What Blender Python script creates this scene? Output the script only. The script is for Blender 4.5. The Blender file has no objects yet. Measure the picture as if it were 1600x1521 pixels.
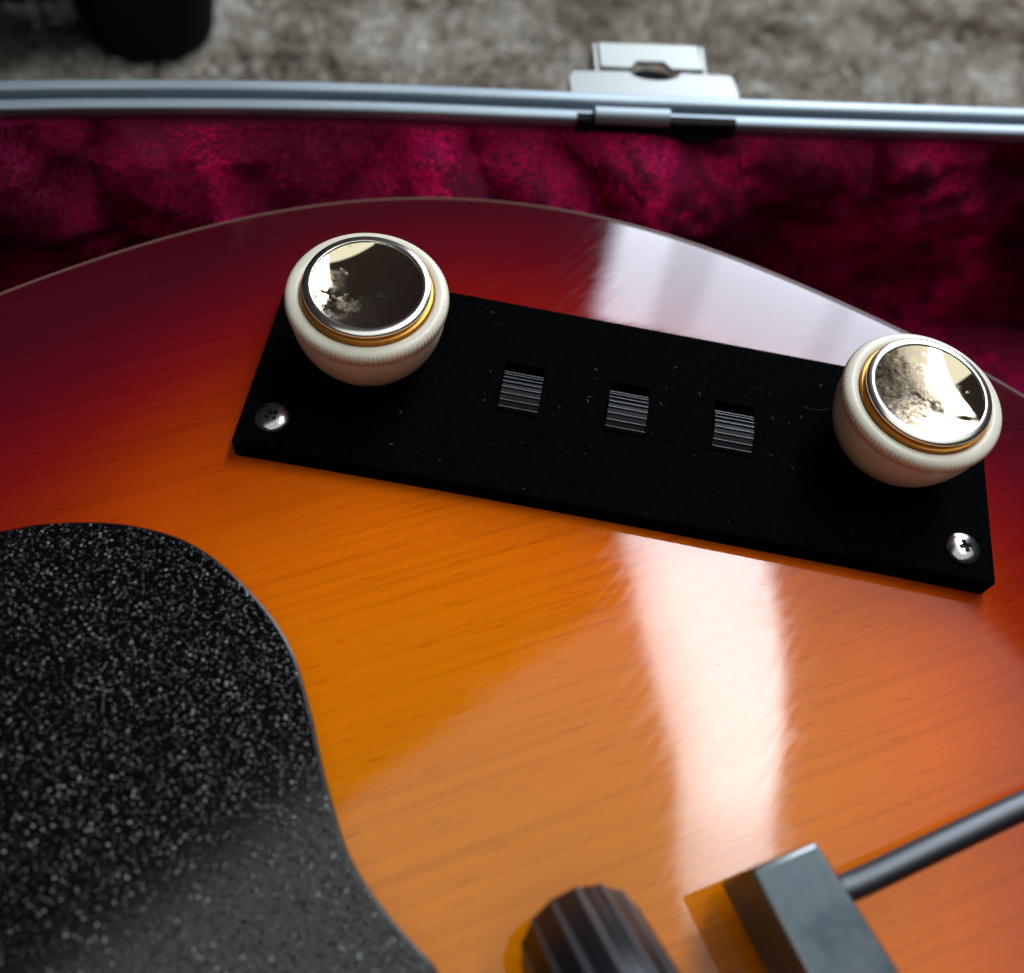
import bpy, bmesh, math, random
from mathutils import Vector, Matrix, noise
from math import sin, cos, pi, radians, exp, sqrt, atan2, hypot
import numpy as np

S = 0.001
ZO = 100.0                       # the carpet lies at z = 0, the control plate's top 100 mm above it
random.seed(7)
rng = np.random.default_rng(7)
scene = bpy.context.scene
col = scene.collection

def V(x, y, z):
    return Vector((x * S, y * S, (z + ZO) * S))

# ------------------------------------------------------------------ camera
F = 1542.4
right = Vector((0.9831, 0.1553, 0.0970))
down = Vector((0.1829, -0.8582, -0.4796))
fwd = Vector((0.0087, 0.4892, -0.8721))
cam_d = bpy.data.cameras.new('camera')
cam = bpy.data.objects.new('camera', cam_d)
col.objects.link(cam)
m = Matrix((right, -down, -fwd)).transposed().to_4x4()
m.translation = V(-18.36, -95.39, 138.25)
cam.matrix_world = m
cam_d.sensor_width = 36.0
cam_d.lens = F / 1600.0 * 36.0
cam_d.clip_start = 0.005
cam_d.clip_end = 50
cam_d.dof.use_dof = True
cam_d.dof.focus_distance = 0.162
cam_d.dof.aperture_fstop = 10.5
scene.camera = cam

# ------------------------------------------------------------------ world and lamps
w = bpy.data.worlds.new('World')
scene.world = w
w.use_nodes = True
bg = w.node_tree.nodes['Background']
bg.inputs['Color'].default_value = (0.85, 0.70, 0.75, 1)
bg.inputs['Strength'].default_value = 0.026
scene.view_settings.view_transform = 'Standard'
scene.view_settings.look = 'None'
scene.view_settings.exposure = 0
scene.view_settings.gamma = 1

def area(name, loc, xdir, facing, sx, sy, radiance, color):
    d = bpy.data.lights.new(name, 'AREA')
    d.shape = 'RECTANGLE'
    d.size, d.size_y = sx, sy
    d.energy = radiance * pi * sx * sy
    d.color = color
    o = bpy.data.objects.new(name, d)
    col.objects.link(o)
    zax = -Vector(facing).normalized()
    xax = Vector(xdir)
    xax = (xax - zax * xax.dot(zax)).normalized()
    yax = zax.cross(xax)
    mm = Matrix((xax, yax, zax)).transposed().to_4x4()
    mm.translation = Vector(loc)
    o.matrix_world = mm
    return o

ORG = Vector((0, 0, 0.1))        # middle of the control plate
def lampdir(dx, dy, H):
    return ORG + Vector((dx * H, dy * H, H))
# tall window overhead on the right, tapering, a net curtain drawn over its left half
H = 1.2
WX0, WX1, WY0, WY1 = 0.12, 0.43, 0.06, 1.04
win = area('window_lamp', lampdir((WX0 + WX1) / 2, (WY0 + WY1) / 2, H), (1, 0, 0), (0, 0, -1), (WX1 - WX0) * H, (WY1 - WY0) * H, 17.5, (0.88, 0.955, 1.0))
win.data.use_nodes = True
nt = win.data.node_tree
em = next(n for n in nt.nodes if n.type == 'EMISSION')
geo = nt.nodes.new('ShaderNodeNewGeometry')
sp = nt.nodes.new('ShaderNodeSeparateXYZ')
nt.links.new(geo.outputs['Parametric'], sp.inputs[0])
def lm(op, a, b=None, c=None):
    n = nt.nodes.new('ShaderNodeMath')
    n.operation = op
    for k, v in enumerate((a, b, c)):
        if v is None:
            continue
        if hasattr(v, 'is_linked'):
            nt.links.new(v, n.inputs[k])
        else:
            n.inputs[k].default_value = v
    return n.outputs[0]
def lramp(v, a, b):
    n = nt.nodes.new('ShaderNodeMapRange')
    n.interpolation_type = 'SMOOTHSTEP'
    nt.links.new(v, n.inputs[0])
    n.inputs[1].default_value, n.inputs[2].default_value = a, b
    return n.outputs[0]
PU, PV = sp.outputs[0], sp.outputs[1]
wx = lm('MULTIPLY_ADD', PU, WX1 - WX0, WX0)
wy = lm('MULTIPLY_ADD', PV, WY1 - WY0, WY0)
left = lm('SUBTRACT', wx, lm('MULTIPLY_ADD', wy, -0.225, 0.302))        # distance to the slanting left edge
body_ = lm('MULTIPLY', lramp(left, -0.006, 0.014), lm('SUBTRACT', 1.0, lramp(lm('SUBTRACT', wx, lm('MULTIPLY_ADD', wy, -0.045, 0.408)), -0.004, 0.004)))
curtain = lm('MULTIPLY_ADD', lramp(left, 0.01, 0.075), 0.34, 0.66)
fold = lm('MULTIPLY_ADD', lm('SINE', lm('MULTIPLY', left, 210.0)), 0.05, 0.95)
low = lm('MULTIPLY_ADD', lramp(wy, 0.12, 0.27), 0.42, 0.58)
nt.links.new(lm('MULTIPLY', lm('MULTIPLY', body_, curtain), lm('MULTIPLY', fold, low)), em.inputs['Strength'])
# lower window at the back right, cooler daylight
for x0, x1, rad in ((0.085, 0.105, 5.5), (0.105, 0.20, 12.5), (0.20, 0.285, 8.5), (0.285, 0.50, 11.0), (0.50, 0.545, 8.8), (0.545, 0.80, 10.5)):
    area('low_window_lamp', ORG + Vector(((x0 + x1) / 2, 1.2, 0.585)), (1, 0, 0), (0, -1, -0.1), x1 - x0, 0.74, rad, (0.80, 0.87, 1.0))
# pale ceiling lit by the day, its edge runs diagonally
Hc = 1.5
e = Vector((1, 1.1, 0)).normalized()
pr = Vector((1.1, -1, 0)).normalized()
mid = Vector((-0.09, 0.20, 0)) * Hc
area('ceiling_lamp', ORG + mid + pr * 0.62 + e * 0.05 + Vector((0, 0, Hc)), e, (0, 0, -1), 2.5, 1.24, 0.95, (0.93, 1.0, 0.98))

# ------------------------------------------------------------------ materials
def mat(name, base=(0.5, 0.5, 0.5), rough=0.5, metal=0.0, spec=0.5, ior=1.5):
    ma = bpy.data.materials.new(name)
    ma.use_nodes = True
    nt = ma.node_tree
    b = nt.nodes['Principled BSDF']
    b.inputs['Base Color'].default_value = (*base, 1)
    b.inputs['Roughness'].default_value = rough
    b.inputs['Metallic'].default_value = metal
    b.inputs['Specular IOR Level'].default_value = spec
    b.inputs['IOR'].default_value = ior
    return ma, nt, b

def N(nt, typ, **kw):
    n = nt.nodes.new(typ)
    for k, v in kw.items():
        if hasattr(n, k) and not k[0].isupper():
            setattr(n, k, v)
        else:
            n.inputs[k].default_value = v
    return n

def L(nt, a, b):
    nt.links.new(a, b)

def ramp(nt, stops, fac=None, interp='LINEAR'):
    r = nt.nodes.new('ShaderNodeValToRGB')
    r.color_ramp.interpolation = interp
    el = r.color_ramp.elements
    while len(el) < len(stops):
        el.new(0.5)
    for q, (p, c) in zip(el, stops):
        q.position = p
        q.color = (*c, 1) if len(c) == 3 else c
    if fac is not None:
        L(nt, fac, r.inputs[0])
    return r

def mixc(nt, a, b, fac, blend='MIX'):
    n = nt.nodes.new('ShaderNodeMix')
    n.data_type = 'RGBA'
    n.blend_type = blend
    for sock, v in ((n.inputs[0], fac), (n.inputs[6], a), (n.inputs[7], b)):
        if hasattr(v, 'is_linked'):
            L(nt, v, sock)
        else:
            sock.default_value = v
    return n.outputs[2]

def coords(nt, scale=(1, 1, 1), rotz=0.0, loc=(0, 0, 0)):
    tc = nt.nodes.new('ShaderNodeTexCoord')
    r = nt.nodes.new('ShaderNodeMapping')
    r.inputs['Rotation'].default_value = (0, 0, rotz)
    L(nt, tc.outputs['Object'], r.inputs['Vector'])
    s = nt.nodes.new('ShaderNodeMapping')
    s.inputs['Scale'].default_value = scale
    s.inputs['Location'].default_value = loc
    L(nt, r.outputs[0], s.inputs['Vector'])
    return s.outputs[0]

def noisen(nt, vec, scale=1.0, detail=2.0, rough=0.5, dist=0.0):
    n = nt.nodes.new('ShaderNodeTexNoise')
    n.inputs['Scale'].default_value = scale
    n.inputs['Detail'].default_value = detail
    n.inputs['Roughness'].default_value = rough
    n.inputs['Distortion'].default_value = dist
    L(nt, vec, n.inputs['Vector'])
    return n.outputs[0]

def mathn(nt, op, a, b=None, clamp=False):
    n = nt.nodes.new('ShaderNodeMath')
    n.operation = op
    n.use_clamp = clamp
    for i, v in enumerate((a, b)):
        if v is None:
            continue
        if hasattr(v, 'is_linked'):
            L(nt, v, n.inputs[i])
        else:
            n.inputs[i].default_value = v
    return n.outputs[0]

def bump(nt, b, height, dist, strength=1.0):
    n = nt.nodes.new('ShaderNodeBump')
    n.inputs['Distance'].default_value = dist
    n.inputs['Strength'].default_value = strength
    L(nt, height, n.inputs['Height'])
    L(nt, n.outputs[0], b.inputs['Normal'])
    return n

# lacquered sunburst wood ------------------------------------------------
M_body, nt, b = mat('sunburst_lacquer', rough=0.05, ior=1.54)
at = N(nt, 'ShaderNodeAttribute', attribute_name='edge_distance')
big = noisen(nt, coords(nt, (14, 14, 14)), 1, 2)
GA = radians(-29.3)
d = mathn(nt, 'ADD', at.outputs['Fac'], mathn(nt, 'MULTIPLY', mathn(nt, 'SUBTRACT', big, 0.5), 14.0))
dn = mathn(nt, 'DIVIDE', d, 120.0, True)
burst = ramp(nt, [(0.00, (0.060, 0.0030, 0.009)), (0.13, (0.120, 0.0030, 0.009)), (0.24, (0.215, 0.006, 0.005)), (0.34, (0.31, 0.022, 0.002)),
                  (0.46, (0.55, 0.068, 0.001)), (0.58, (0.74, 0.125, 0.0006)), (0.78, (0.75, 0.170, 0.0008)), (1.0, (0.66, 0.182, 0.001))], dn)
rings = noisen(nt, coords(nt, (11, 900, 60), GA), 1, 4, 0.62, 0.12)
rings_c = ramp(nt, [(0.30, (0.66, 0.58, 0.45)), (0.50, (1, 1, 1)), (0.75, (1.08, 1.10, 1.0))], rings)
pores = noisen(nt, coords(nt, (170, 1900, 90), GA, (3, 5, 0)), 1, 3, 0.65)
pores_c = ramp(nt, [(0.28, (0.55, 0.42, 0.30)), (0.40, (1, 1, 1))], pores)
c1 = mixc(nt, burst.outputs[0], rings_c.outputs[0], 0.46, 'MULTIPLY')
c2 = mixc(nt, c1, pores_c.outputs[0], 0.6, 'MULTIPLY')
L(nt, c2, b.inputs['Base Color'])
wav = noisen(nt, coords(nt, (60, 420, 60), GA, (1, 2, 0)), 1, 3, 0.6)
wav2 = noisen(nt, coords(nt, (45, 60, 60), 0.4), 1, 2)
hh = mathn(nt, 'ADD', wav, mathn(nt, 'MULTIPLY', wav2, 0.9))
bump(nt, b, hh, 1.0e-5)
scr = noisen(nt, coords(nt, (60, 900, 60), radians(-60)), 1, 4, 0.7)
rr = ramp(nt, [(0.35, (0.035,) * 3), (0.70, (0.10,) * 3)], scr)
sm_ = ramp(nt, [(0.58, (0.0,) * 3), (0.74, (0.055,) * 3)], noisen(nt, coords(nt, (70, 130, 70), GA, (7, 1, 0)), 1, 5, 0.62))
L(nt, mixc(nt, rr.outputs[0], sm_.outputs[0], 1.0, 'ADD'), b.inputs['Roughness'])

# matte black control plate
M_plate, nt, b = mat('matte_black_plate', (0.0015, 0.0015, 0.0018), 0.7, spec=0.006)
nz = noisen(nt, coords(nt, (900, 900, 900)), 1, 3)
cr = ramp(nt, [(0.35, (0.0008, 0.0008, 0.001)), (0.75, (0.0022, 0.0024, 0.0028))], nz)
L(nt, cr.outputs[0], b.inputs['Base Color'])
bump(nt, b, nz, 0.00012, 0.6)

# grained black pickguard
M_guard, nt, b = mat('grained_black_plastic', (0.0018, 0.0018, 0.0020), 0.10, spec=0.7)
v1 = noisen(nt, coords(nt, (1250, 2300, 1300), radians(-12)), 1, 1.5, 0.5)
pk = ramp(nt, [(0.56, (0, 0, 0)), (0.80, (1, 1, 1))], v1)
v2 = noisen(nt, coords(nt, (4200, 4200, 4200)), 1, 2)
bump(nt, b, mathn(nt, 'ADD', pk.outputs[0], mathn(nt, 'MULTIPLY', v2, 0.025)), 0.00021, 1.0)
vo = nt.nodes.new('ShaderNodeTexVoronoi')
vo.inputs['Scale'].default_value = 1.0
L(nt, coords(nt, (1700, 2700, 1700), radians(-12)), vo.inputs['Vector'])
sc_ = nt.nodes.new('ShaderNodeSeparateColor')
L(nt, vo.outputs['Color'], sc_.inputs[0])
fl_ = mathn(nt, 'MULTIPLY', mathn(nt, 'GREATER_THAN', sc_.outputs[0], 0.84), mathn(nt, 'LESS_THAN', vo.outputs['Distance'], 0.36))
fl_ = mathn(nt, 'MULTIPLY', fl_, sc_.outputs[1])
fc_ = ramp(nt, [(0.0, (0.0018, 0.0018, 0.0020)), (0.5, (0.05, 0.05, 0.052)), (1.0, (0.42, 0.42, 0.43))], fl_)  # pale flecks in the base colour stand in for glints off the grain
L(nt, fc_.outputs[0], b.inputs['Base Color'])
M_edge, _, _ = mat('smooth_black_plastic', (0.005, 0.005, 0.006), 0.22)

M_cream, nt, b = mat('cream_plastic', (0.80, 0.74, 0.62), 0.32)
b.inputs['Subsurface Weight'].default_value = 0.12
b.inputs['Subsurface Radius'].default_value = (0.003, 0.002, 0.001)
b.inputs['Subsurface Scale'].default_value = 0.6
nz = noisen(nt, coords(nt, (180, 180, 180)), 1, 4)
cr = ramp(nt, [(0.3, (0.75, 0.68, 0.54)), (0.7, (0.82, 0.765, 0.63))], nz)
L(nt, cr.outputs[0], b.inputs['Base Color'])
bump(nt, b, noisen(nt, coords(nt, (500, 500, 500)), 1, 3), 2e-5, 0.6)
M_brass, nt, b = mat('amber_brass', (0.70, 0.30, 0.05), 0.35, 0.85)

def disc_mat(name, off, sx, sy, amount, vx, vy, thr):
    ma, nt, b = mat(name, (0.93, 0.82, 0.62), 0.04, 1.0)
    tc = nt.nodes.new('ShaderNodeTexCoord')
    # tarnish: a patch where the plating has worn, gathered to one side of the disc
    gx = nt.nodes.new('ShaderNodeSeparateXYZ')
    L(nt, tc.outputs['Object'], gx.inputs[0])
    side = mathn(nt, 'ADD', mathn(nt, 'MULTIPLY', gx.outputs[0], sx / 0.009), mathn(nt, 'MULTIPLY', gx.outputs[1], sy / 0.009))
    n1 = noisen(nt, coords(nt, (260, 260, 260), 0, (off, off * 2, 0)), 1, 5, 0.62)
    patch = ramp(nt, [(thr, (0, 0, 0)), (thr + 0.12, (1, 1, 1))], mathn(nt, 'ADD', n1, mathn(nt, 'MULTIPLY', side, amount)))
    n2 = noisen(nt, coords(nt, (1300, 1300, 1300), 0, (off * 3, off, 0)), 1, 3, 0.7)
    speck = ramp(nt, [(0.36, (0.06, 0.045, 0.025)), (0.50, (0.24, 0.19, 0.12)), (0.62, (0.42, 0.36, 0.25)), (0.74, (0.85, 0.72, 0.50))], n2)
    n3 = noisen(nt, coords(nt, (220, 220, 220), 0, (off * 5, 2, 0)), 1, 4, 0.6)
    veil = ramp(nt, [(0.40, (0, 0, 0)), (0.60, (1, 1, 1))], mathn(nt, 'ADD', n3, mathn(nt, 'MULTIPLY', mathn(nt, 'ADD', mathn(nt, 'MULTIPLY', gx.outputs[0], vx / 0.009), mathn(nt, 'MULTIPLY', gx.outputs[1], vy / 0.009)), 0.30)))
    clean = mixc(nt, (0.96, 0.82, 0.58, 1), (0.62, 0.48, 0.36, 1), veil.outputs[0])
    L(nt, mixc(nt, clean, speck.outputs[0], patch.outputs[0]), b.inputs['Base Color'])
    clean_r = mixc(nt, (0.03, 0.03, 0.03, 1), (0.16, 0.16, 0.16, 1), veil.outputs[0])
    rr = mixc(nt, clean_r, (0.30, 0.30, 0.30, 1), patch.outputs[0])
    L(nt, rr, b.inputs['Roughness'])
    hb = mathn(nt, 'MULTIPLY', mathn(nt, 'MULTIPLY', n2, patch.outputs[0]), 1.0)
    bump(nt, b, hb, 3e-5, 0.8)
    return ma
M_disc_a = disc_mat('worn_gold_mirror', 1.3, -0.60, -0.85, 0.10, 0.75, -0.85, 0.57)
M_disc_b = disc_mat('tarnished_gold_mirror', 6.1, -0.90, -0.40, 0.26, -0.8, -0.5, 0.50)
M_lip, _, _ = mat('polished_nickel', (0.92, 0.89, 0.83), 0.20, 1.0)

M_screw, nt, b = mat('screw_steel', (0.46, 0.45, 0.46), 0.20, 1.0)
bump(nt, b, noisen(nt, coords(nt, (900, 900, 900)), 1, 3), 3e-5, 0.6)
M_dark, _, _ = mat('dark_recess', (0.01, 0.01, 0.01), 0.6)

M_slider, nt, b = mat('black_slider_plastic', (0.0045, 0.005, 0.0065), 0.50, spec=0.30)
M_ridge, _, _ = mat('lit_ridge_edge', (0.20, 0.215, 0.25), 0.35)  # light caught by the slider ridges, painted as a paler grey

M_block, nt, b = mat('clouded_dark_nickel', (0.28, 0.30, 0.31), 0.35, 1.0)
nz = noisen(nt, coords(nt, (260, 260, 260)), 1, 3, 0.5)
cr = ramp(nt, [(0.35, (0.035, 0.045, 0.052)), (0.6, (0.085, 0.10, 0.11))], nz)
L(nt, cr.outputs[0], b.inputs['Base Color'])
rr = ramp(nt, [(0.35, (0.28,) * 3), (0.65, (0.48,) * 3)], nz)
L(nt, rr.outputs[0], b.inputs['Roughness'])
M_rod, nt, b = mat('dull_steel', (0.105, 0.112, 0.122), 0.46, 1.0)
bump(nt, b, noisen(nt, coords(nt, (300, 300, 300)), 1, 4), 4e-5, 0.5)
M_flute, _, _ = mat('black_fluted_plastic', (0.007, 0.008, 0.010), 0.36, spec=0.35)

M_alu, nt, b = mat('brushed_aluminium', (0.52, 0.60, 0.66), 0.60, 1.0)
nz = noisen(nt, coords(nt, (25, 700, 700), radians(-14)), 1, 4, 0.6)
cr = ramp(nt, [(0.3, (0.33, 0.385, 0.43)), (0.7, (0.46, 0.53, 0.58))], nz)
L(nt, cr.outputs[0], b.inputs['Base Color'])
bump(nt, b, nz, 4e-5, 0.5)
M_groove, _, _ = mat('dull_aluminium', (0.22, 0.23, 0.26), 0.5, 1.0)
M_chrome, _, _ = mat('latch_nickel', (0.30, 0.315, 0.305), 0.5, 1.0)
M_black, _, _ = mat('black_rubber', (0.004, 0.004, 0.004), 0.7, spec=0.15)
M_tolex, nt, b = mat('black_case_vinyl', (0.012, 0.012, 0.013), 0.5)
bump(nt, b, noisen(nt, coords(nt, (600, 600, 600)), 1, 3), 2e-4, 0.7)

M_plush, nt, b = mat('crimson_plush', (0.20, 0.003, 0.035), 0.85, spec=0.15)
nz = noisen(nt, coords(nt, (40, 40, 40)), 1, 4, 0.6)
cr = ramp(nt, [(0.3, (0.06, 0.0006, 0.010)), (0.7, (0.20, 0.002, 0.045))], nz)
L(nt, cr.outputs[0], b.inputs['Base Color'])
b.inputs['Sheen Weight'].default_value = 0.15
b.inputs['Sheen Roughness'].default_value = 0.35
b.inputs['Sheen Tint'].default_value = (0.85, 0.06, 0.28, 1)
bump(nt, b, noisen(nt, coords(nt, (700, 700, 700)), 1, 3), 6e-4, 0.8)
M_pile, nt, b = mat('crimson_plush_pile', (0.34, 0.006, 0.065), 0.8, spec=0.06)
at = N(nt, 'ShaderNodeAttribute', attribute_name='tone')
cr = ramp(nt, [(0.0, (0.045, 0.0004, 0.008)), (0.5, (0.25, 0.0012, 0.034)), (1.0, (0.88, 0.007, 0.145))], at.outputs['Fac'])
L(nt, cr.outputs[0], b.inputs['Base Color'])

M_carpet, nt, b = mat('carpet_backing', (0.25, 0.23, 0.21), 0.95, spec=0.1)
nz = noisen(nt, coords(nt, (160, 160, 160)), 1, 3, 0.6)
cr = ramp(nt, [(0.3, (0.16, 0.15, 0.135)), (0.7, (0.36, 0.34, 0.32))], nz)
L(nt, cr.outputs[0], b.inputs['Base Color'])
bump(nt, b, nz, 0.004, 1.0)
M_tuft, nt, b = mat('carpet_pile', (0.3, 0.3, 0.3), 0.95, spec=0.1)
at = N(nt, 'ShaderNodeAttribute', attribute_name='tone')
cr = ramp(nt, [(0.0, (0.36, 0.305, 0.25)), (0.35, (0.58, 0.515, 0.45)), (0.7, (0.76, 0.71, 0.645)), (1.0, (0.88, 0.85, 0.81))], at.outputs['Fac'])
L(nt, cr.outputs[0], b.inputs['Base Color'])
M_lint, _, _ = mat('grey_lint', (0.17, 0.17, 0.18), 0.8)
M_furn, _, _ = mat('black_stained_wood', (0.003, 0.003, 0.0035), 0.7, spec=0.12)

# ------------------------------------------------------------------ object helpers
def link(name, me, ma=None, parent=None, smooth=35, loc=None):
    o = bpy.data.objects.new(name, me)
    col.objects.link(o)
    if ma is not None:
        for q in (ma if isinstance(ma, (list, tuple)) else [ma]):
            me.materials.append(q)
    if smooth:
        me.shade_smooth()
        me.set_sharp_from_angle(angle=radians(smooth))
        if len(me.polygons) < 5000:
            for p in me.polygons:
                if p.area > 1.5e-5:
                    p.use_smooth = False
    if parent is not None:
        o.parent = parent
    if loc is not None:
        o.location = loc
    return o

def pyd(verts, faces, mm=True):
    me = bpy.data.meshes.new('m')
    if mm:
        verts = [(x * S, y * S, (z + ZO) * S) for x, y, z in verts]
    me.from_pydata(verts, [], faces)
    me.validate()
    me.update()
    return me

def bm_mesh(bm):
    me = bpy.data.meshes.new('m')
    bmesh.ops.recalc_face_normals(bm, faces=bm.faces[:])
    bm.to_mesh(me)
    bm.free()
    return me

def tag(o, label=None, cat=None, group=None, kind=None):
    if label: o['label'] = label
    if cat: o['category'] = cat
    if group: o['group'] = group
    if kind: o['kind'] = kind
    return o

def empty(name, loc):
    o = bpy.data.objects.new(name, None)
    o.empty_display_size = 0.02
    col.objects.link(o)
    o.location = loc
    return o

def under(o, root):
    """parent without moving: meshes are written in world millimetres"""
    o.parent = root
    p = root
    off = Vector((0, 0, 0))
    while p is not None:
        off += p.location
        p = p.parent
    o.location = o.location - off if o.location.length else -off
    return o

def lathe(profile, seg=96, mod=None):
    """profile of (r, z) in mm about the local origin; returns mesh in local mm*S"""
    vs, fs = [], []
    n = len(profile)
    for i in range(seg):
        t = 2 * pi * i / seg
        for j, (r, z) in enumerate(profile):
            rr = r + (mod(j, t) if mod else 0)
            vs.append((rr * cos(t) * S, rr * sin(t) * S, z * S))
    for i in range(seg):
        k = (i + 1) % seg
        for j in range(n - 1):
            fs.append((i * n + j, k * n + j, k * n + j + 1, i * n + j + 1))
    me = bpy.data.meshes.new('m')
    me.from_pydata(vs, [], fs)
    bm = bmesh.new(); bm.from_mesh(me)
    bmesh.ops.remove_doubles(bm, verts=bm.verts[:], dist=1e-6)
    bmesh.ops.recalc_face_normals(bm, faces=bm.faces[:])
    bm.to_mesh(me); bm.free()
    return me

def prism(poly, z0, z1, bev=0.0, seg=2):
    bm = bmesh.new()
    vs = [bm.verts.new(V(x, y, z0)) for x, y in poly]
    f = bm.faces.new(vs)
    r = bmesh.ops.extrude_face_region(bm, geom=[f])
    up = [v for v in r['geom'] if isinstance(v, bmesh.types.BMVert)]
    for v in up:
        v.co.z = (z1 + ZO) * S
    bmesh.ops.recalc_face_normals(bm, faces=bm.faces[:])
    if bev:
        es = [ed for ed in bm.edges if all(abs(v.co.z - (z1 + ZO) * S) < 1e-7 for v in ed.verts)]
        bmesh.ops.bevel(bm, geom=es, offset=bev * S, segments=seg, profile=0.5, affect='EDGES')
    return bm

def boxbm(c, size, rotz=0.0, bev=0.0, seg=2):
    bm = bmesh.new()
    bmesh.ops.create_cube(bm, size=1.0)
    for v in bm.verts:
        v.co = Vector((v.co.x * size[0] * S, v.co.y * size[1] * S, v.co.z * size[2] * S))
    if bev:
        bmesh.ops.bevel(bm, geom=bm.edges[:], offset=bev * S, segments=seg, profile=0.5, affect='EDGES')
    bmesh.ops.rotate(bm, verts=bm.verts[:], matrix=Matrix.Rotation(rotz, 3, 'Z'), cent=(0, 0, 0))
    bmesh.ops.translate(bm, verts=bm.verts[:], vec=V(*c))
    return bm

def boolean(me, cutters):
    o = bpy.data.objects.new('tmp', me); col.objects.link(o)
    cs = []
    for c in cutters:
        q = bpy.data.objects.new('cut', c); col.objects.link(q); cs.append(q)
        md = o.modifiers.new('b', 'BOOLEAN'); md.operation = 'DIFFERENCE'; md.object = q; md.solver = 'EXACT'
    dg = bpy.context.evaluated_depsgraph_get()
    out = bpy.data.meshes.new_from_object(o.evaluated_get(dg))
    bpy.data.objects.remove(o)
    for q in cs:
        bpy.data.objects.remove(q)
    out.materials.clear()
    return out

def catmull(pts, closed=False, sub=8):
    out = []
    n = len(pts)
    rngi = range(n) if closed else range(n - 1)
    for i in rngi:
        g = (lambda k: pts[k % n]) if closed else (lambda k: pts[min(max(k, 0), n - 1)])
        p0, p1, p2, p3 = (np.array(g(i + k), float) for k in (-1, 0, 1, 2))
        for s in range(sub):
            t = s / sub
            out.append(0.5 * (2 * p1 + (p2 - p0) * t + (2 * p0 - 5 * p1 + 4 * p2 - p3) * t * t + (3 * p1 - p0 - 3 * p2 + p3) * t ** 3))
    if not closed:
        out.append(np.array(pts[-1], float))
    return np.array(out)

# ------------------------------------------------------------------ carpet
bm = bmesh.new()
bmesh.ops.create_grid(bm, x_segments=60, y_segments=60, size=3.0)
for v in bm.verts:
    v.co.z = -0.004 + 0.0006 * noise.noise(v.co * 30)
carpet = tag(link('carpet', bm_mesh(bm), M_carpet), 'grey beige cut pile carpet under and behind the open case', None, None, 'structure')

step = 3.6
gx, gy = np.meshgrid(np.arange(-430, 420, step), np.arange(70, 520, step))
gx = gx.ravel() + rng.uniform(-1.5, 1.5, gx.size); gy = gy.ravel() + rng.uniform(-1.5, 1.5, gy.size)
tone0 = np.array([0.56 + 0.55 * noise.noise(Vector((x * 0.11, y * 0.11, 0))) + 0.35 * noise.noise(Vector((x * 0.03, y * 0.03, 4))) for x, y in zip(gx, gy)]) + rng.uniform(-0.2, 0.2, gx.size)
lx = np.array([noise.noise(Vector((x * 0.03, y * 0.03, 8))) for x, y in zip(gx, gy)]) * 4
ly = np.array([noise.noise(Vector((x * 0.03, y * 0.03, 12))) for x, y in zip(gx, gy)]) * 4
NBL = 14
n_ = gx.size * NBL
bx, by, bt = np.repeat(gx, NBL), np.repeat(gy, NBL), np.repeat(tone0, NBL) + rng.uniform(-0.1, 0.1, n_)
an, sp_ = rng.uniform(0, 2 * pi, n_), rng.uniform(0.2, 4.2, n_)
h_ = rng.uniform(4.0, 6.5, n_) - sp_ * 0.7
x0, y0 = bx + np.cos(an) * 0.6, by + np.sin(an) * 0.6
x1, y1 = bx + np.cos(an) * sp_ + np.repeat(lx, NBL), by + np.sin(an) * sp_ + np.repeat(ly, NBL)
ta = rng.uniform(0, pi, n_); wd = rng.uniform(0.5, 1.0, n_)
dx_, dy_ = np.cos(ta) * wd, np.sin(ta) * wd
z0_ = np.full(n_, -4.0)
Pq = np.stack([np.stack([x0 - dx_, y0 - dy_, z0_], 1), np.stack([x0 + dx_, y0 + dy_, z0_], 1), np.stack([x1 + dx_, y1 + dy_, h_ - 4.5], 1), np.stack([x1 - dx_, y1 - dy_, h_ - 4.7], 1)], 1).reshape(-1, 3) * S
me = bpy.data.meshes.new('m')
me.from_pydata(Pq.tolist(), [], np.arange(n_ * 4).reshape(-1, 4).tolist())
a_ = me.attributes.new('tone', 'FLOAT', 'POINT'); a_.data.foreach_set('value', np.clip(np.repeat(bt, 4), 0, 1).astype(np.float32))
pile = link('carpet_pile', me, M_tuft, carpet, 0)
pile['kind'] = 'stuff'

# ------------------------------------------------------------------ guitar
guitar = tag(empty('guitar', V(-12, -85, -62)), 'glossy sunburst electric guitar with two gold capped cream knobs, lying in the plush lined case', 'guitar')
CE = (-12.0, -85.0)
CO = [135.6479, 3.8637, 6.6909, 2.3127, -1.1217, -1.7936, 1.2981, -1.4552, 0.8254, -0.723, 0.6937, -0.8526, -0.5318, 0.3917, -0.328, -0.0557, 0.0605, 0.3953, -0.0944]
def Rf(t):
    r = CO[0]
    for k in range(1, 10):
        r += CO[2 * k - 1] * cos(k * t) + CO[2 * k] * sin(k * t)
    return r
def edge_cos(t):
    dR = (Rf(t + 1e-3) - Rf(t - 1e-3)) / 2e-3
    return Rf(t) / hypot(Rf(t), dR)
def edge_dist(x, y):
    t = atan2(y - CE[1], x - CE[0])
    return (Rf(t) - hypot(x - CE[0], y - CE[1])) * edge_cos(t)
def top_h(d):
    return -9.4 + 3.6 * (1 - exp(-max(d, 0) / 26)) + 4 * (1 - (1 - min(d, 140) / 140) ** 2)
def body_z(x, y):
    return top_h(edge_dist(x, y))

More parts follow.
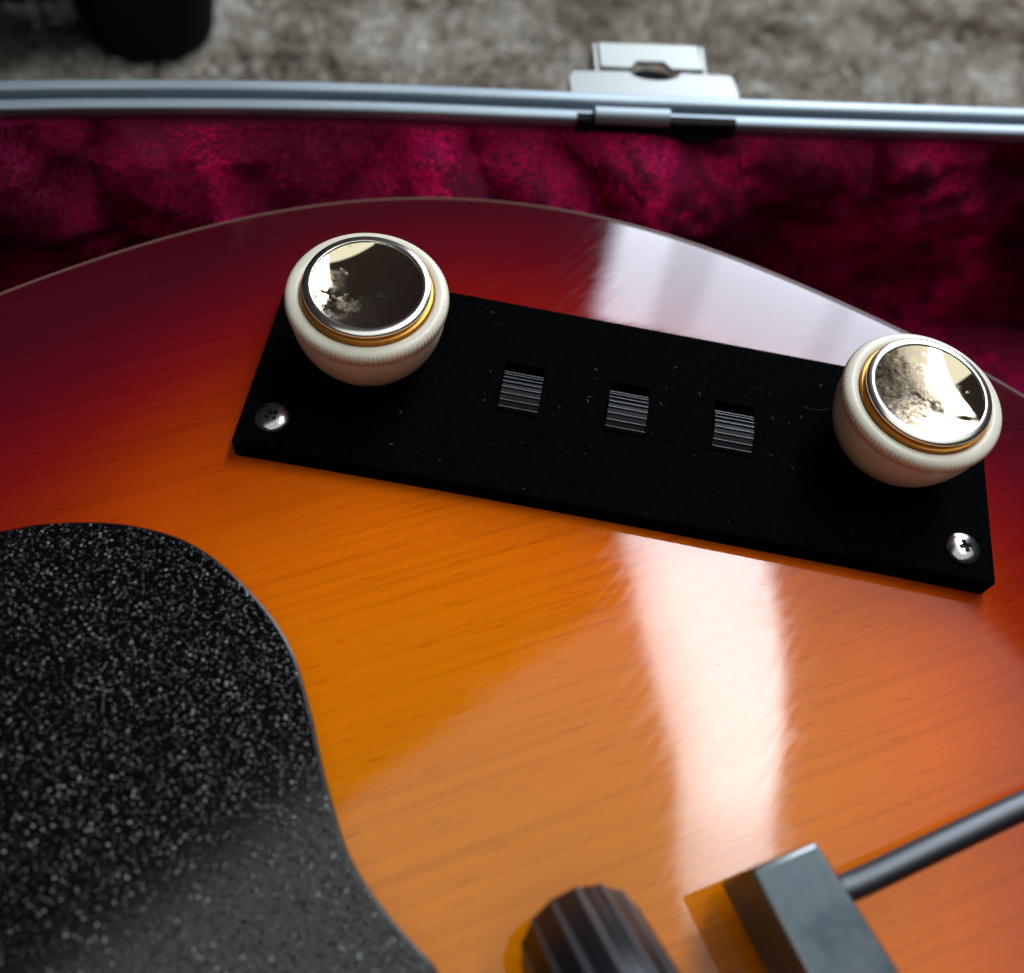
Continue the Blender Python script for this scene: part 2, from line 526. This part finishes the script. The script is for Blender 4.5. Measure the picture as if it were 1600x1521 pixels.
NT, ER = 720, 1.8
vs, fs, ed = [(CE[0], CE[1], top_h(140))], [], [140.0]
ss = [0.02, 0.05, 0.1, 0.16, 0.22, 0.28, 0.34] + list(np.linspace(0.38, 1.0, 84)) 
prof = []
for s in ss:
    prof.append(('s', s))
A0 = 0.19
for a in np.linspace(A0, pi / 2, 9)[1:]:
    prof.append(('e', a))
for z in (-20, -40, -58):
    prof.append(('z', z))
NP = len(prof)
for i in range(NT):
    t = 2 * pi * i / NT
    R0, ec = Rf(t), edge_cos(t)
    for kind, v in prof:
        if kind == 's':
            r = (R0 - ER / ec) * v
            dd = (R0 - r) * ec
            vs.append((CE[0] + r * cos(t), CE[1] + r * sin(t), top_h(dd))); ed.append(dd)
        elif kind == 'e':
            r = R0 - ER / ec + ER * (sin(v) - sin(A0))
            z = top_h(ER) - ER * (cos(A0) - cos(v))
            vs.append((CE[0] + r * cos(t), CE[1] + r * sin(t), z)); ed.append(0.0)
        else:
            r = R0 - ER / ec + ER * (1 - sin(A0))
            vs.append((CE[0] + r * cos(t), CE[1] + r * sin(t), v)); ed.append(0.0)
for i in range(NT):
    k = (i + 1) % NT
    fs.append((0, 1 + i * NP, 1 + k * NP))
    for j in range(NP - 1):
        fs.append((1 + i * NP + j, 1 + i * NP + j + 1, 1 + k * NP + j + 1, 1 + k * NP + j))
fs.append(tuple(1 + i * NP + NP - 1 for i in range(NT))[::-1])
me = pyd(vs, fs)
def sstep(x):
    x = min(max(x, 0), 1)
    return x * x * (3 - 2 * x)
# the sprayed burst reaches further in at both ends of the bout
ed = [d0 - 13 * sstep((-38 - q[0]) / 62) - 9 * sstep((q[0] - 32) / 50) * (0.35 + 0.65 * sstep((q[1] + 55) / 45)) for d0, q in zip(ed, vs)]
a_ = me.attributes.new('edge_distance', 'FLOAT', 'POINT'); a_.data.foreach_set('value', np.array(ed, np.float32))
body = under(link('body', me, M_body, None, 60), guitar)

# thin worn binding round the edge of the top
vs, fs = [], []
NB = 10
for i in range(NT):
    t = 2 * pi * i / NT
    R0, ec = Rf(t), edge_cos(t)
    rc = R0 - ER / ec + ER * (sin(0.62) - sin(A0))
    zc = top_h(ER) - ER * (cos(A0) - cos(0.62))
    for k in range(NB):
        a = 2 * pi * k / NB
        vs.append((CE[0] + (rc + 0.38 * cos(a)) * cos(t), CE[1] + (rc + 0.38 * cos(a)) * sin(t), zc + 0.38 * sin(a)))
for i in range(NT):
    k2 = (i + 1) % NT
    for k in range(NB):
        q = (k + 1) % NB
        fs.append((i * NB + k, i * NB + q, k2 * NB + q, k2 * NB + k))
M_bind, _, _ = mat('worn_binding', (0.15, 0.060, 0.045), 0.22)
under(link('binding', pyd(vs, fs), M_bind, None, 180), guitar)

# control plate with three slots
PW, PH, PT = 62.5, 19.4, 6.5
def rrect(w_, h_, r, n=6, cx=0, cy=0):
    out = []
    for (sx, sy, a0) in ((1, 1, 0), (-1, 1, pi / 2), (-1, -1, pi), (1, -1, 3 * pi / 2)):
        for k in range(n + 1):
            a = a0 + pi / 2 * k / n
            out.append((cx + sx * (w_ - r) + r * cos(a), cy + sy * (h_ - r) + r * sin(a)))
    return out
pl = prism(rrect(PW, PH, 0.9), -PT, 0, 0.7, 4)
plm = bm_mesh(pl)
SW = 18.33
SWY = -0.23
cuts = []
for i in (-1, 0, 1):
    cuts.append(bm_mesh(boxbm((i * SW, SWY + 1.35, 0), (7.1, 10.4, 5.0))))
plate = under(link('control_plate', boolean(plm, cuts), M_plate, None, 30), guitar)

# knobs
def make_knob(x, y, dm, label):
    base = empty('knob', V(x, y, 0))
    base.parent = guitar
    base.location = V(x, y, 0) - guitar.location
    base['label'] = label
    cup = [(0, 0)] * 9 + [(12.62, 11.6), (12.66, 11.75), (12.92, 11.85), (13.02, 12.0), (13.02, 12.75), (12.95, 13.15), (12.7, 13.5), (12.3, 13.75), (11.8, 13.88), (11.2, 13.88), (10.85, 13.75), (10.7, 13.5), (10.66, 13.0), (0, 13.0)]
    # smooth the bowl
    bowl = []
    for k in range(22):
        a = radians(-84 + 82 * k / 21)
        bowl.append((6.4 + 6.3 * cos(a), 11.2 + 11.3 * sin(a)))
    z0 = bowl[0][1]
    cup = [(0, 0.3), (bowl[0][0] - 0.4, 0.3)] + [(r_, z_) for r_, z_ in bowl if z_ > 0.35] + cup[9:]
    kn = [j for j, (r_, z_) in enumerate(cup) if r_ > 12.9]
    o = link('cup', lathe(cup, 640, lambda j, t: 0.075 * cos(110 * t) if j in kn else 0), M_cream, base, 40)
    ring = [(9.0, 13.2), (10.55, 13.2), (10.55, 14.1), (10.45, 14.25), (9.9, 14.35), (9.9, 14.9), (9.0, 14.9)]
    link('brass_ring', lathe(ring, 96), M_brass, base, 30)
    KAP = 0.036
    ri = 8.75
    rows = [(ri * k / 30, 15.55 - 0.5 * KAP * (ri ** 2 - (ri * k / 30) ** 2)) for k in range(31)]
    link('mirror_disc', lathe(rows, 128), dm, base, 60)
    lip = [(ri - 0.02, 15.50), (ri + 0.04, 15.80), (ri + 0.15, 15.90), (9.4, 15.78), (9.9, 15.66), (10.12, 15.50), (10.16, 15.25), (10.1, 14.95), (9.9, 14.8), (8.6, 14.8)]
    link('disc_lip', lathe(lip, 128), M_lip, base, 60)
    return base
make_knob(-45.3, 4.53, M_disc_a, 'cream teacup knob at the left end of the black plate, its gold cap mirroring dark')
make_knob(45.3, 4.53, M_disc_b, 'cream teacup knob at the right end of the black plate, its gold cap glaring white')

# slide switches: ridged sliders standing in the slots
def slider_mesh():
    vs, fs = [], []
    wx, hy = 3.35, 3.8
    prof = []
    n = 7
    gy = [-3.55, -2.55, -1.45, -0.35, 0.75, 1.75, 2.65, 3.3]
    def arch(y):
        return 1.9 - 0.085 * (y - 0.2) ** 2
    prof.append((-hy, -2.4)); prof.append((-hy, arch(-hy) - 0.25))
    for i in range(len(gy)):
        y = gy[i]
        prof += [(y - 0.13, arch(y) - 0.30), (y - 0.09, arch(y) + 0.0), (y - 0.03, arch(y) + 0.05), (y + 0.04, arch(y) + 0.04), (y + 0.1, arch(y) - 0.05), (y + 0.16, arch(y) - 0.30)]
    prof.append((hy, arch(hy) - 0.25)); prof.append((hy, -2.4))
    k = len(prof)
    for sx in (-1, 1):
        for y, z in prof:
            vs.append((sx * wx * S, y * S, z * S))
    for j in range(k - 1):
        fs.append((j, j + 1, k + j + 1, k + j))
    fs.append(tuple(range(k))[::-1]); fs.append(tuple(range(k, 2 * k)))
    me = bpy.data.meshes.new('m'); me.from_pydata(vs, [], fs)
    bm = bmesh.new(); bm.from_mesh(me); bmesh.ops.recalc_face_normals(bm, faces=bm.faces[:])
    for f in bm.faces:
        c = f.calc_center_median()
        if len(f.verts) == 4 and c.z > 0 and abs(f.normal.z) > 0.5 and any(-0.04 < c.y / S - (y + 0.005) < 0.04 for y in gy):
            f.material_index = 1
    bm.to_mesh(me); bm.free()
    return me
def slot_frame_mesh():
    # thin moulded liner round the slot
    bm = bmesh.new()
    for (cx_, cy_, sx, sy) in ((-3.46, 0, 0.14, 10.3), (3.46, 0, 0.14, 10.3), (0, 5.1, 6.7, 0.14), (0, -5.1, 6.7, 0.14)):
        r = bmesh.ops.create_cube(bm, size=1.0)
        for v in r['verts']:
            v.co = Vector(((v.co.x * sx + cx_) * S, (v.co.y * sy + cy_) * S, (v.co.z * 2.2 - 1.05) * S))
    return bm_mesh(bm)
sm, fm = slider_mesh(), slot_frame_mesh()
for i, lab in ((-1, 'left ridged black slide switch, nearest the dark mirrored knob'), (0, 'middle ridged black slide switch'), (1, 'right ridged black slide switch, nearest the white mirrored knob')):
    dy = -2.15
    o = bpy.data.objects.new('slide_switch', sm); col.objects.link(o)
    o.parent = guitar; o.location = V(i * SW, SWY + 1.0, -0.9) - guitar.location
    o['label'] = lab
    q = bpy.data.objects.new('slot_liner', fm); col.objects.link(q)
    q.parent = o; q.location = (0, 0.75 * S, 0.7 * S)
sm.materials.append(M_slider); sm.materials.append(M_ridge); fm.materials.append(M_plate)

# screws
def screw_mesh(rot):
    prof = [(2.9, -0.5), (2.9, 0.05)] + [(2.9 * cos(a), 0.05 + 1.05 * sin(a)) for a in np.linspace(0.15, pi / 2, 12)]
    prof[-1] = (0, prof[-1][1])
    me = lathe([(0, -0.5)] + prof, 48)
    cs = []
    for k in (0, 1):
        bm = bmesh.new()
        r = bmesh.ops.create_cube(bm, size=1.0)
        for v in bm.verts:
            top = v.co.z > 0
            lx = 1.75 if top else 0.7
            wy = 0.52 if top else 0.42
            x, y, z = v.co.x * 2 * lx, v.co.y * 2 * wy, (1.6 if top else -0.35)
            a = rot + k * pi / 2
            v.co = Vector(((x * cos(a) - y * sin(a)) * S * 0.75, (x * sin(a) + y * cos(a)) * S * 0.75, z * S))
        cs.append(bm_mesh(bm))
    return boolean(me, cs)
for x, y, rot in ((-57.3, -13.4, 0.75), (57.2, -13.8, 0.35)):
    o = link('screw', screw_mesh(rot), M_screw, guitar, 35)
    o.location = V(x, y, 0.0) - guitar.location
    d_ = lathe([(0, 0.35), (0.62, 0.36)], 24)
    r_ = link('cross_recess', d_, M_dark, o, 0)

# pickguard
pg_vis = [(-96.5, -44.4), (-89.1, -42.2), (-84.2, -40.1), (-78.2, -38.5), (-72.7, -37.7), (-67.0, -37.8), (-61.9, -38.8), (-56.9, -41.0), (-51.7, -44.3), (-46.8, -48.2), (-43.1, -52.3),
          (-40.5, -56.5), (-37.8, -61.5), (-35.5, -66.3), (-33.0, -70.9), (-29.9, -76.1), (-27.0, -79.5), (-23.4, -82.7), (-19.5, -85.6), (-15.6, -88.3), (-15.2, -90.0), (-17.5, -93.5), (-28, -108), (-38, -124)]
pgc = catmull(pg_vis, False, 6)
pgp = [tuple(p) for p in pgc] + [(-95, -150), (-124, -110), (-121, -66), (-110, -50)]
bm = prism(pgp, 0.9, 2.9, 0.35, 3)
guard = under(link('pickguard', bm_mesh(bm), [M_guard, M_edge], None, 40), guitar)
for p in guard.data.polygons:
    p.material_index = 0 if p.normal.z > 0.99 else 1

# tailpiece block with rod
bk = bmesh.new()
c_top = [(19.6, -72.0), (27.9, -67.3), (33.8, -72.9), (46.4, -88.0), (38.0, -95.0), (27.4, -82.2)]
ax = Vector((0.58, -0.81, 0)).normalized(); ay = Vector((0.81, 0.58, 0))
p0 = Vector((23.75, -69.65, 0))
def loc2(a, b_): 
    q = p0 + ax * a + Vector((8.3, 4.7, 0)).normalized() * b_
    return (q.x, q.y)
rect = [loc2(0, -4.78), loc2(0, 4.78), loc2(40, 4.78 + 1.5), loc2(40, -4.78 - 1.0)]
bm = prism(rect[::-1], 0.8, 14.0)
bmesh.ops.bevel(bm, geom=bm.edges[:], offset=0.65 * S, segments=3, profile=0.5, affect='EDGES')
M_edge_glint, _, _ = mat('lit_block_edge', (0.26, 0.27, 0.275), 0.35, 1.0)  # bevel highlight of the block, painted as a lighter metal
tail = under(link('tailpiece_block', bm_mesh(bm), [M_block, M_edge_glint], None, 30), guitar)
for p in tail.data.polygons:
    if p.area < 1.5e-5 and p.center.z > (ZO + 8) * S:
        p.material_index = 1
tail['label'] = 'clouded grey metal block standing on the body, a round rod leaving its right side'

def tube(pts, rad, seg=20, caps=True):
    pts = [Vector(p) for p in pts]
    vs, fs = [], []
    n = len(pts)
    for i, p in enumerate(pts):
        t = (pts[min(i + 1, n - 1)] - pts[max(i - 1, 0)]).normalized()
        u = t.cross(Vector((0, 0, 1))).normalized()
        w_ = u.cross(t).normalized()
        r = rad[i] if isinstance(rad, (list, tuple)) else rad
        for k in range(seg):
            a = 2 * pi * k / seg
            vs.append(tuple(p + u * cos(a) * r + w_ * sin(a) * r))
    for i in range(n - 1):
        for k in range(seg):
            q = (k + 1) % seg
            fs.append((i * seg + k, i * seg + q, (i + 1) * seg + q, (i + 1) * seg + k))
    if caps:
        fs.append(tuple(range(seg))[::-1]); fs.append(tuple((n - 1) * seg + k for k in range(seg)))
    return vs, fs
rp = catmull([(29.5, -73.3, 8.6), (35.3, -70.4, 8.8), (46, -63.9, 9.1), (57.5, -57.0, 9.1), (72, -48.6, 8.6), (95, -36, 5.5), (106, -30, 1)], False, 6)
v_, f_ = tube(rp, 1.85)
rod = link('rod', pyd(v_, f_), M_rod, None, 60)
rod.parent = tail
rod.location = (0, 0, 0)

# fluted black barrel with a rounded end
FAX = Vector((cos(radians(-62.5)) * cos(radians(45)), sin(radians(-62.5)) * cos(radians(45)), sin(radians(45))))
FU = FAX.cross(Vector((0, 0, 1))).normalized()
FW = FU.cross(FAX).normalized()
FC = Vector((0.9, -82.2, 6.9))
def fluted():
    prof = [(0.0, 0.02), (0.0, 6.6), (0.12, 7.2), (0.45, 7.75), (1.0, 8.05), (22, 8.05), (22.6, 7.5), (22.6, 0.02)]
    vs, fs = [], []
    seg = 360
    for a_, r in prof:
        for k in range(seg):
            t = 2 * pi * k / seg
            g = 0.5 + 0.5 * cos(15 * t + 0.9)
            rr = r * (0.965 + 0.035 * g ** 5) if r > 3 else r
            vs.append(tuple(FC + FAX * a_ + FU * cos(t) * rr + FW * sin(t) * rr))
    for i in range(len(prof) - 1):
        for k in range(seg):
            q = (k + 1) % seg
            fs.append((i * seg + k, i * seg + q, (i + 1) * seg + q, (i + 1) * seg + k))
    return vs, fs
M_crest, _, _ = mat('lit_flute_crest', (0.055, 0.060, 0.065), 0.40)  # paler crests colour in the light that raised flutes catch
v_, f_ = fluted()
me = pyd(v_, f_)
bm = bmesh.new(); bm.from_mesh(me); bmesh.ops.remove_doubles(bm, verts=bm.verts[:], dist=1e-7); bmesh.ops.recalc_face_normals(bm, faces=bm.faces[:]); bm.to_mesh(me); bm.free()
under(link('fluted_knob', me, [M_flute, M_crest], None, 50), guitar)
for p in me.polygons:
    q = Vector(p.center) / S - FC - Vector((0, 0, ZO))
    if cos(15 * atan2(q.dot(FW), q.dot(FU)) + 0.9) > 0.78 and (q - FAX * q.dot(FAX)).length > 6.5:
        p.material_index = 1

# ------------------------------------------------------------------ guitar case
rim_out = [(-133.2, 56.5), (-109.5, 63.6), (-84.7, 70.3), (-58.9, 76.6), (-32.2, 82.4), (-4.7, 88.3), (23.7, 94.6), (52.9, 101.2), (83.1, 108.1)]
loop_c = [(-186, 37), (-158, 48)] + rim_out + [(114, 115.5), (150, 122.5), (188, 124), (228, 114), (260, 84), (274, 30), (274, -60), (268, -150), (245, -225), (190, -265), (100, -285), (-10, -290), (-120, -280), (-200, -240), (-242, -160), (-246, -70), (-230, -5)]
loop = catmull(loop_c, True, 10)
# resample by arc length, finely where the picture looks
def resample(P, step_in, step_out):
    P = np.vstack([P, P[:1]])
    seg = np.hypot(*np.diff(P, axis=0).T); s = np.concatenate([[0], np.cumsum(seg)])
    out = [0.0]
    while out[-1] < s[-1]:
        x = np.interp(out[-1], s, P[:, 0]); y = np.interp(out[-1], s, P[:, 1])
        out.append(out[-1] + (step_in if (-150 < x < 130 and y > 0) else step_out))
    out = np.array(out[:-1])
    return np.stack([np.interp(out, s, P[:, 0]), np.interp(out, s, P[:, 1])], 1)
path = resample(loop, 1.25, 6.0)
tang = np.roll(path, -1, 0) - np.roll(path, 1, 0)
tang /= np.hypot(*tang.T)[:, None]
inw = np.stack([tang[:, 1], -tang[:, 0]], 1)          # path runs clockwise seen from above
case = tag(empty('guitar_case', Vector((0.015, -0.09, 0))), 'open guitar case with a crimson plush lining and a silver aluminium rim', 'guitar case')

def sweep(profile, closed_prof=False, wob=None, sel=None):
    idx = range(len(path)) if sel is None else sel
    vs, fs = [], []
    n = len(profile)
    idx = list(idx)
    for i in idx:
        for j, (o_, z) in enumerate(profile):
            dx = wob(i, j) if wob else 0
            p = path[i] + inw[i] * (o_ + dx)
            vs.append((p[0], p[1], z))
    m_ = len(idx)
    last = m_ if sel is None else m_ - 1
    for i in range(last):
        k = (i + 1) % m_
        for j in range(n if closed_prof else n - 1):
            j2 = (j + 1) % n
            fs.append((i * n + j, i * n + j2, k * n + j2, k * n + j))
    return vs, fs
def arc(cx_, cz, r, a0, a1, n):
    return [(cx_ + r * cos(radians(a0 + (a1 - a0) * k / (n - 1))), cz + r * sin(radians(a0 + (a1 - a0) * k / (n - 1)))) for k in range(n)]
# rim: outer bead, groove, inner bead
def farc(cx_, cz, r, a0, a1, n):
    return [(o_, cz + (z - cz) * 0.55) for o_, z in arc(cx_, cz, r, a0, a1, n)]
outer_b = [(-0.2, -6.0), (-0.2, 3.6)] + farc(1.1, 4.25, 1.3, 180, 0, 12) + [(2.4, 2.2)]
groove = [(2.4, 2.2), (4.5, 2.0)]
inner_b = [(4.5, 2.0), (4.5, 3.5)] + farc(5.75, 4.2, 1.25, 180, 0, 12) + [(7.0, 3.0), (6.7, 2.4), (6.2, 1.5)]
def pf(prof):
    return [(o_ * 1.17, (z - 5) * 1.17 - 6) for o_, z in prof]
def mk(name, prof, ma, sm=50):
    v, f = sweep(pf(prof) if name != 'shell' else prof)
    return under(link(name, pyd(v, f), ma, None, sm), case)
rim = mk('rim', outer_b, M_alu)
g_ = mk('groove', groove, M_groove); g_.parent = rim; g_.location = (0, 0, 0)
g_ = mk('inner_bead', inner_b, M_alu); g_.parent = rim; g_.location = (0, 0, 0)
mk('shell', [(-0.1, -12), (-0.1, -88), (8, -97), (12, -97)], M_tolex)

# plush lining: wall, rolled foot, floor
Hn = 46
def lining_point(i, v):
    """v 0..1 from the rim down the wall then across the floor"""
    x, y = path[i]
    right_f = min(max((x + 10) / 90, 0), 1)      # to the right the wall is cut back more under the rim
    B = 15.0 * (1 - 0.75 * right_f)
    Fx = 20 * (1 - 0.6 * right_f)
    B = 15.0 * (1 - 0.88 * right_f)
    if v < 0.7:
        q = v / 0.7
        z = -8.8 - 64 * q
        o_ = 7.5 + B * (sin(min(q * 3.4, 1) * pi / 2) if q < 0.294 else 1 - 0.75 * sin((q - 0.294) / 0.706 * pi / 2))
    else:
        q = (v - 0.7) / 0.3
        z = -72.8 - 1.5 * sin(q * pi / 2)
        o_ = 7.5 + B * 0.25 + 100 * q
    return o_, z
def displaced(i, v):
    x, y = path[i]
    o_, z = lining_point(i, v)
    p = path[i] + inw[i] * o_
    P = Vector((p[0], p[1], z))
    amp = min(v / 0.05, 1) 
    b1 = noise.noise(P * 0.035 + Vector((3.1, 0, 0)))
    b2 = noise.noise(P * 0.085 + Vector((0, 7.7, 0)))
    b3 = noise.noise(P * 0.22)
    ph = P.x / 46.0 + (P.z + 8.8) * 0.016 + 1.1 * noise.noise(P * 0.020) + 0.3 * noise.noise(P * 0.06)
    pad = abs(sin(pi * ph)) ** 0.55 - 0.75            # cushions with deep slanting creases between them
    dz = amp * (4.0 * b1 + 3.6 * b2 + 1.4 * b3 + 8.5 * pad * (1 if v < 0.7 else 0.0))
    o2 = o_ + dz if v < 0.72 else o_
    z2 = z + (dz if v >= 0.72 else dz * 0.25)
    o2 = max(o2, 7.3)
    p = path[i] + inw[i] * o2
    return (p[0], p[1], z2)
vsl, fsl = [], []
vv_ = np.linspace(0, 1, Hn * 2)
n = len(vv_)
for i in range(len(path)):
    for v in vv_:
        vsl.append(displaced(i, v))
m_ = len(path)
for i in range(m_):
    k = (i + 1) % m_
    for j in range(n - 1):
        fsl.append((i * n + j, i * n + j + 1, k * n + j + 1, k * n + j))
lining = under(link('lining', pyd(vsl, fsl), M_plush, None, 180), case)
# case floor under the guitar
flp = [tuple(path[i] + inw[i] * 24) for i in range(0, m_, 4)]
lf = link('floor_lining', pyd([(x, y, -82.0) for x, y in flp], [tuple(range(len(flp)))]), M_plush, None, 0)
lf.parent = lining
# plush pile: short leaning fibres on the wall the picture sees
A = np.array(vsl).reshape(m_, n, 3)
vis_i = [i for i in range(m_) if -150 < path[i][0] < 125 and path[i][1] > 20]
fv, ff, ft = [], [], []
NF = 240000
ii = rng.choice(vis_i, NF); jj = rng.integers(1, n - 6, NF)
# fewer on the floor
for c, (i, j) in enumerate(zip(ii, jj)):
    k = (i + 1) % m_
    a, b_, c_ = A[i, j], A[k, j], A[i, j + 1]
    u1, u2 = random.random(), random.random()
    p = a + (b_ - a) * u1 + (c_ - a) * u2
    nn = np.cross(c_ - a, b_ - a); ln = np.linalg.norm(nn)
    if ln < 1e-6:
        continue
    nn = nn / ln
    P = Vector(p)
    nap = Vector((noise.noise(P * 0.034 + Vector((11, 0, 0))), noise.noise(P * 0.034 + Vector((0, 13, 0))), noise.noise(P * 0.034 + Vector((0, 0, 17))) + 0.0)) * 2.0
    dr = Vector(nn) * 0.45 + nap * 1.3 + Vector((0, 0, -0.25)) + Vector((random.uniform(-.4, .4), random.uniform(-.4, .4), random.uniform(-.4, .4)))
    dr.normalize()
    ln_ = random.uniform(0.7, 1.4)
    sd = (dr.cross(Vector(nn)) + Vector((random.uniform(-.3, .3), random.uniform(-.3, .3), random.uniform(-.3, .3)))).normalized() * 0.12
    q = P + dr * ln_
    base = len(fv)
    fv += [tuple(P - sd), tuple(P + sd), tuple(q)]
    ff.append((base, base + 1, base + 2))
    tn = min(max(0.57 + 1.15 * noise.noise(Vector((P.x * 0.030 + P.z * 0.02, P.y * 0.03, P.z * 0.030 - P.x * 0.008))) + 0.35 * noise.noise(P * 0.12) + random.uniform(-0.25, 0.25), 0), 1)  # bright and dark sheen of the crushed nap, put into the fibre colour
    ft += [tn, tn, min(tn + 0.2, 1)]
me = pyd(fv, ff)
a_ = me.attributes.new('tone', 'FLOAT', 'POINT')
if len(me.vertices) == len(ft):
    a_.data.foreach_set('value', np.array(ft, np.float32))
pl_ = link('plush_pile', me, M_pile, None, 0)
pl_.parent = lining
pl_['kind'] = 'stuff'

# latch outside the rim, with lever standing out
axl = Vector((0.974, 0.226, 0)); ayl = Vector((-0.226, 0.974, 0))
def lat(a, b_, z, o=(-0.7, 97.6)):
    q = Vector((o[0], o[1], 0)) + axl * a + ayl * b_
    return (q.x, q.y, z)
def latpoly(poly, z0, z1, tilt=0.0, bev=0.25):
    bm = bmesh.new()
    lo = [bm.verts.new(V(*lat(a, b_, z0 + tilt * b_))) for a, b_ in poly]
    hi = [bm.verts.new(V(*lat(a, b_, z1 + tilt * b_))) for a, b_ in poly]
    nn = len(poly)
    bm.faces.new(lo[::-1]); bm.faces.new(hi)
    for k in range(nn):
        bm.faces.new((lo[k], lo[(k + 1) % nn], hi[(k + 1) % nn], hi[k]))
    bmesh.ops.recalc_face_normals(bm, faces=bm.faces[:])
    if bev:
        bmesh.ops.bevel(bm, geom=[e_ for e_ in bm.edges if e_.calc_face_angle(0) > 0.8], offset=bev * S, segments=2, profile=0.5, affect='EDGES')
    return bm_mesh(bm)
def dip(w_, d_, n=8):
    return [(w_ * -cos(pi * k / n), -d_ * sin(pi * k / n)) for k in range(n + 1)]
bp = [(-19.8, -8.4), (19.3, -8.4), (19.8, 1.0), (19.3, 5.6), (18.6, 6.2)] + [(a + 0.8, 6.6 + b_) for a, b_ in dip(6.0, 2.8)][::-1] + [(-18.5, 6.2), (-19.8, 4)]
latch = under(link('latch', latpoly(bp, -14.0, -12.0), M_chrome, None, 40), case)
def sub(name, me, ma, par, sm=40):
    o = link(name, me, ma, par, sm); o.location = (0, 0, 0); return o
lever = [(-12, 0)] + [(-4.6, 0), (-3.2, 2.0), (3.2, 2.0), (4.8, 0)] + [(12.6, 0), (12.0, 7.4), (-12, 7.4)]
T = 0.12
lv = [(a, b_ + 7.4) for a, b_ in lever]
sub('lever', latpoly(lv, -13.6, -12.6, T), M_chrome, latch)
for sx in (-12.8, 12.9):
    sub('lever_flange', latpoly([(sx - 0.5, 6.4), (sx + 0.5, 6.4), (sx + 0.5, 14.9), (sx - 0.5, 14.9)], -19.0, -13.0, T, 0.15), M_chrome, latch)
sub('dark_notch_fill', latpoly([(cos(2 * pi * k / 20) * 5.4 + 0.6, sin(2 * pi * k / 20) * 3.2 + 7.2) for k in range(20)], -19, -14.5, 0, 0.2), M_black, latch)  # black oval added under the notch so the hole reads dark
sub('back_plate', latpoly([(-17, -8.4), (17, -8.4), (17, -5.5), (-17, -5.5)], -46, -14.2, 0, 0.2), M_black, latch)
# striker let into the inner bead, with its black seal
sel = [i for i in range(m_) if -19 < path[i][0] < 16 and path[i][1] > 50]
v, f = sweep(pf([(5.6, 4.2), (5.9, 5.0), (7.2, 4.7), (7.5, 4.2), (7.5, 0.5), (5.6, 0.5)]), True, None, sel)
nn_ = 6
f += [tuple(range(nn_))[::-1], tuple((len(sel) - 1) * nn_ + k for k in range(nn_))]
seal = under(link('striker_seal', pyd(v, f), M_black, None, 30), case)
sel = [i for i in range(m_) if -16 < path[i][0] < 1 and path[i][1] > 50]
pr_ = [(4.6, 5.0)] + arc(6.2, 4.9, 1.5, 160, 0, 8) + [(7.7, 4.2), (4.6, 4.0)]
v, f = sweep(pf(pr_), True, None, sel)
nn_ = len(pr_)
f += [tuple(range(nn_))[::-1], tuple((len(sel) - 1) * nn_ + k for k in range(nn_))]
sp = link('striker', pyd(v, f), M_alu, None, 40); sp.parent = seal; sp.location = (0, 0, 0)

# ------------------------------------------------------------------ furniture foot behind the case, with a box added to shade the carpet
cab = tag(empty('shade_cabinet', Vector((-0.3, 0.35, 0))), 'round black furniture foot on the carpet behind the case, under a black box added for shade', 'shade_cabinet')
foot = link('foot', lathe([(0, 0), (19, 0), (21.5, 1.5), (23.5, 12), (25, 40), (0, 40)], 48), M_furn, cab, 40)
foot.location = Vector((-0.170, 0.195, 0)) - cab.location
me = bm_mesh(boxbm((0, 0, 0), (460, 300, 166), radians(20), 4, 2))
cc = link('shade_box', me, M_furn, None, 30)  # box added above the foot to darken the carpet with its shadow
cc.location = Vector((-0.418, 0.239, 0.009)) - cab.location
cc.parent = cab

# ------------------------------------------------------------------ dust on plate and lacquer
vs, fs = [], []
def fleck(x, y, z, ln, wd, a, curl):
    b0 = len(vs)
    k = 4
    for i in range(k + 1):
        t = i / k - 0.5
        aa = a + curl * t
        px, py = x + cos(aa) * ln * t, y + sin(aa) * ln * t
        nx, ny = -sin(aa) * wd / 2, cos(aa) * wd / 2
        zz = z + 0.05 + 0.12 * (1 - 4 * t * t)
        vs.append((px + nx, py + ny, zz)); vs.append((px - nx, py - ny, zz - 0.02))
    for i in range(k):
        q = b0 + 2 * i
        fs.append((q, q + 1, q + 3, q + 2))
for k in range(90):
    x, y = random.uniform(-60, 61), random.uniform(-18.6, 18.6)
    if k < 40:
        c_ = random.choice((-SW, 0, SW)); x = c_ + random.choice((-1, 1)) * random.uniform(4.0, 7); y = random.uniform(-11, 9)
    if hypot(abs(x) - 45.3, y - 4.5) < 6 or any(abs(x - q * SW) < 4.3 and -9 < y < 5.2 for q in (-1, 0, 1)):
        continue
    fleck(x, y, 0, random.choice((0.12, 0.16, 0.2, 0.3, 0.7)), random.uniform(0.025, 0.06), random.uniform(0, pi), random.uniform(-1, 1))
fleck(33.0, 8.2, 0, 5.0, 0.035, 0.18, 0.5)
for k in range(46):
    x, y = random.uniform(-70, 62), random.uniform(-75, 40)
    if abs(x) < 64 and abs(y) < 21:
        continue
    fleck(x, y, body_z(x, y), random.uniform(0.12, 0.3), random.uniform(0.05, 0.10), random.uniform(0, pi), 0.5)
dust = tag(link('dust', pyd(vs, fs), M_lint, None, 0), 'pale lint and dust specks lying on the black plate and lacquer', 'dust', None, 'stuff')
